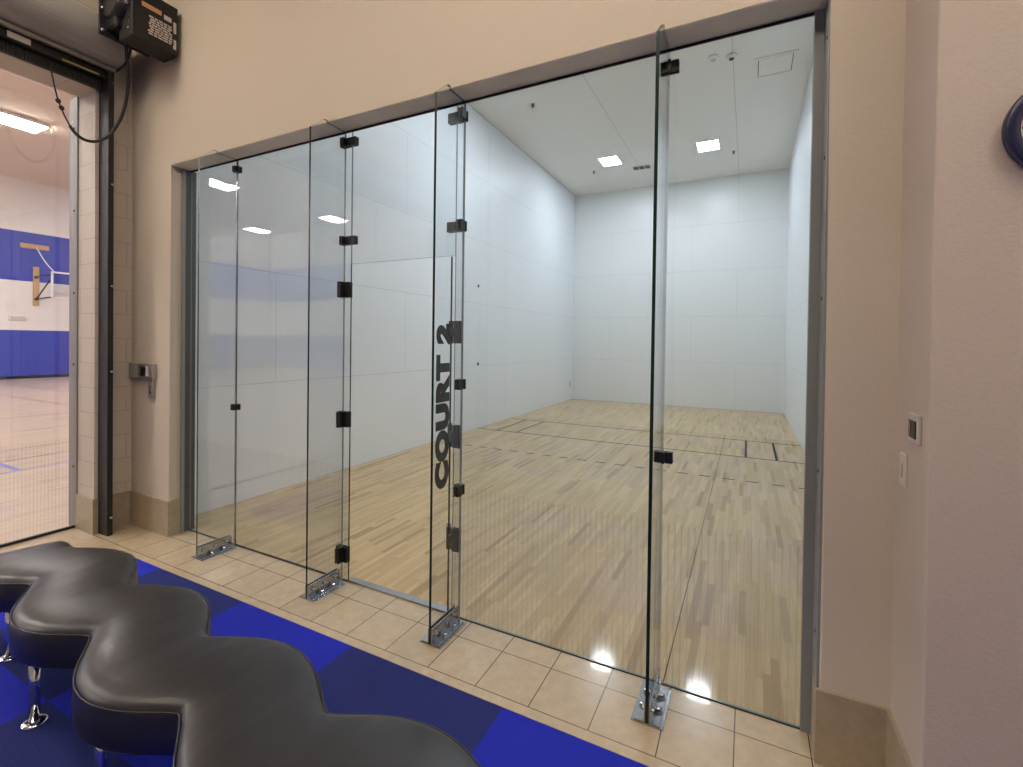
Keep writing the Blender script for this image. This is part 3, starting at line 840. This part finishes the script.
# ================================================================== SMALL WALL THINGS
lk = thing('wall_holder', 'brushed metal latch fitting on the beige wall left of the glass', 'latch', (-.1, YW, 1.5))
bm = new_bm(); bx(bm, -.32, .11, YW-.035, YW, 1.475, 1.622, bev=.006); obj('body', bm, 'satin', lk)
bm = new_bm(); bx(bm, -.06, .075, YW-.075, YW-.035, 1.50, 1.60, bev=.008); obj('latch_block', bm, 'chrome', lk)
bm = new_bm(); bx(bm, -.14, -.03, YW-.041, YW-.034, 1.575, 1.605, bev=.002); obj('slot', bm, 'black', lk)
bm = new_bm(); bx(bm, .0, .09, YW-.022, YW, 1.29, 1.475, bev=.005); kp = obj('key_plate', bm, 'satin', lk)
bm = new_bm(); lathe(bm, [(.016, 0), (.014, .004)], (.045, YW-.022, 1.345), (0, -1, 0), 18); bx(bm, .038, .052, YW-.026, YW-.022, 1.35, 1.41); obj('keyhole', bm, 'black', kp)

cr = thing('card_reader', 'cream plate with a dark recess on the narrow right wall', 'card reader', (XS, -.39, 1.57))
bm = new_bm(); bx(bm, XS-.012, XS, -.455, -.335, 1.522, 1.632, bev=.004); obj('plate', bm, 'offwhite', cr)
bm = new_bm(); bx(bm, XS-.016, XS-.010, -.435, -.352, 1.54, 1.606, bev=.002); obj('recess', bm, 'black', cr)
bm = new_bm(); bx(bm, XS-.020, XS-.014, -.385, -.370, 1.545, 1.60, bev=.002); obj('slot_lip', bm, 'steel', cr)
cr = thing('switch_plate', 'slim grey switch plate below the card reader on the right wall', 'switch', (XS, -.26, 1.39))
bm = new_bm(); bx(bm, XS-.010, XS, -.300, -.225, 1.325, 1.455, bev=.003); obj('plate', bm, 'label', cr)
bm = new_bm(); bx(bm, XS-.016, XS-.009, -.275, -.250, 1.36, 1.42, bev=.002); obj('rocker', bm, 'offwhite', cr)

ck = thing('wall_clock', 'round wall clock with a wide navy rim, cut off by the right edge', 'clock', (6.13, -.53, 2.6))
cx, cy, cz, R = 6.083, -.53, 2.588, .160
bm = new_bm(); lathe(bm, [(R*.94, 0), (R, .010), (R, .032), (R*.97, .040), (R*.80, .040), (R*.77, .034), (R*.76, .028)], (cx, cy, cz), (0, -1, 0), 72)
obj('case', bm, 'navy', ck)
bm = new_bm(); lathe(bm, [(R*.765, .028), (R*.75, .0295)], (cx, cy, cz), (0, -1, 0), 64); dl = obj('dial', bm, 'dial', ck)
for h in range(1, 13):
    a = PI/2 - h*PI/6
    bm = text_mesh(str(h), .04, .0015, 1, .0006)
    fit(bm, Matrix(((1, 0, 0, cx+.54*R*math.cos(a)), (0, 0, -1, cy-.0303), (0, 1, 0, cz+.54*R*math.sin(a)), (0, 0, 0, 1))), None, .032, True)
    obj('numeral', bm, 'ink', dl)
    bm = new_bm(); tube(bm, [(cx+q*R*math.cos(a), cy-.030, cz+q*R*math.sin(a)) for q in (.67, .74)], .003, 6); obj('tick', bm, 'ink', dl)
for nm, a, L, w in (('hour_hand', 1.0, .06, .005), ('minute_hand', 2.3, .095, .0035)):
    bm = new_bm(); tube(bm, [(cx, cy-.032, cz), (cx+L*math.cos(a), cy-.032, cz+L*math.sin(a))], [w, w*.5], 8); obj(nm, bm, 'ink', ck)

# ================================================================== WAVY BENCH
bn = thing('wavy_bench', 'long black leather bench with a wavy outline on chrome legs', 'bench', (3.0, -1.4, 0))
S0, S1 = 1.06, 5.15
ZT, ZB, HW, AMP, PER, XC = .522, .325, .228, .080, .848, 1.645
def cen(s): return Vector((s, -1.252 - .083*(s-1.5) - .098 + AMP*math.cos(2*PI*(s-XC)/PER)))
def cnrm(s):
    e = 1e-3; tg = (cen(s+e)-cen(s-e)).normalized(); return Vector((-tg.y, tg.x))
N = 200; RC = .10
out = []; core = []
ss = [S0 + (S1-S0)*i/N for i in range(N+1)]
def clampc(s): return cen(min(max(s, S0+HW*.9), S1-HW*.9))
for s in ss[6:-6]:
    out.append(cen(s)+cnrm(s)*HW+Vector((.04, 0))); core.append(clampc(s))
def cap(s, sgn):
    c = cen(s); nn = cnrm(s); tg = Vector((nn.y, -nn.x))*sgn
    res = []
    for i in range(33):
        a = PI/2 - PI*i/32
        e = 5.0                                        # super-ellipse: a squarish end with rounded corners
        ca_, sa_ = math.cos(a), math.sin(a)
        p = Vector((abs(ca_)**(2/e)*.16, math.copysign(abs(sa_)**(2/e)*HW, sa_)))
        res.append(c + tg*p.x + nn*(p.y*1))
    return res
right = cap(ss[-7], 1); left = cap(ss[6], -1)
loop = list(out); cl = list(core)
loop += right[1:-1]; cl += [clampc(S1)]*31
lo = [cen(s)-cnrm(s)*HW+Vector((.02, 0)) for s in reversed(ss[6:-6])]; lc = [clampc(s) for s in reversed(ss[6:-6])]
loop += lo; cl += lc
loop += list(reversed(left))[1:-1]; cl += [clampc(S0)]*31
def inset(d, i):
    o, c_ = loop[i], cl[i]; L = (c_-o).length
    return o + (c_-o)*min(1, d/L)
ringspec = [(.06, ZB, 'a'), (.012, ZB+.004, 'a'), (.0, ZB+.02, 'a'), (-.004, ZB+.08, 'a'), (0, ZT-.045, 'a'), (.005, ZT-.030, 'a'), (.014, ZT-.016, 'a'), (.028, ZT-.006, 'a'), (.05, ZT, 'a'), (.085, ZT+.006, 'a'), (.6, ZT+.011, 'f'), (.8, ZT+.013, 'f'), (1.0, ZT+.014, 'f')]
bm = new_bm(); rings = []
for dd, z, kind in ringspec:
    r = []
    for i in range(len(loop)):
        p = inset(dd, i) if kind == 'a' else loop[i] + (cl[i]-loop[i])*dd
        r.append(bm.verts.new((p.x, p.y, z)))
    rings.append(r)
n = len(loop)
for a, b_ in zip(rings[:-1], rings[1:]):
    for i in range(n):
        f = bm.faces.new((a[i], a[(i+1) % n], b_[(i+1) % n], b_[i])); f.smooth = True
core_ring = []
for i in range(n):
    core_ring.append(bm.verts.new((cl[i].x, cl[i].y, ZB)))
for i in range(n):
    f = bm.faces.new((rings[0][i], core_ring[i], core_ring[(i+1) % n], rings[0][(i+1) % n]))
bmesh.ops.remove_doubles(bm, verts=bm.verts, dist=1e-5)
cu = obj('cushion', bm, 'leather', bn)
bm = new_bm()
pp = [Vector((*inset(.002, i), ZT-.026)) for i in range(n)]; pp.append(pp[0])
tube(bm, pp, .0032, 6, False); obj('piping', bm, 'leather', cu)
LEGS = [(1.36, -1.50), (2.115, -1.64), (2.88, -1.69), (3.66, -1.72), (4.6, -1.75), (1.32, -1.20), (2.2, -1.27), (3.1, -1.36), (4.0, -1.42), (4.8, -1.50)]
for x, y in LEGS:
    bm = new_bm(); lathe(bm, [(.021, .012), (.021, ZB+.004)], (x, y, 0), (0, 0, 1), 20); lg = obj('leg', bm, 'chrome', bn)
    bm = new_bm(); lathe(bm, [(.050, 0), (.050, .005), (.042, .010), (.022, .013)], (x, y, -.001), (0, 0, 1), 28); obj('foot_disc', bm, 'chrome', lg)

# ================================================================== CAMERA, WORLD, VIEW
px, py, pz, yaw, pitch, roll = 5.190498990383015, -2.637984169311812, 1.8821396814612572, .4626196017592887, -.011204937468053256, -.013220518967631602
F, CX, CY = 469.9791549377335, 513.6592849305911, 346.73229547834194
f = Vector((-math.sin(yaw)*math.cos(pitch), math.cos(yaw)*math.cos(pitch), math.sin(pitch)))
r = Vector((math.cos(yaw), math.sin(yaw), 0)); dn = f.cross(r)
r2 = r*math.cos(roll) + dn*math.sin(roll); d2 = -r*math.sin(roll) + dn*math.cos(roll)
cam = bpy.data.cameras.new('camera'); co = bpy.data.objects.new('camera', cam); C.objects.link(co)
co.matrix_world = Matrix(((r2.x, -d2.x, -f.x, px), (r2.y, -d2.y, -f.y, py), (r2.z, -d2.z, -f.z, pz), (0, 0, 0, 1)))
cam.sensor_fit = 'HORIZONTAL'; cam.sensor_width = 36; cam.lens = F/1023*36
cam.shift_x = -(CX-511.5)/1023; cam.shift_y = -(383.5-CY)/1023
cam.clip_start = .05; cam.clip_end = 200
sc.camera = co
w = bpy.data.worlds.new('world'); sc.world = w; w.use_nodes = True
w.node_tree.nodes['Background'].inputs[0].default_value = (.02, .02, .02, 1)
w.node_tree.nodes['Background'].inputs[1].default_value = .3
vs = sc.view_settings; vs.view_transform = 'Standard'; vs.look = 'None'; vs.gamma = 1; vs.use_curve_mapping = False; vs.exposure = 0.0
sc.display_settings.display_device = 'sRGB'
cy_ = sc.cycles
cy_.use_denoising = True; cy_.max_bounces = 14; cy_.diffuse_bounces = 5; cy_.glossy_bounces = 6
cy_.transparent_max_bounces = 24; cy_.transmission_bounces = 8; cy_.sample_clamp_indirect = 8
cy_.caustics_reflective = False; cy_.caustics_refractive = False
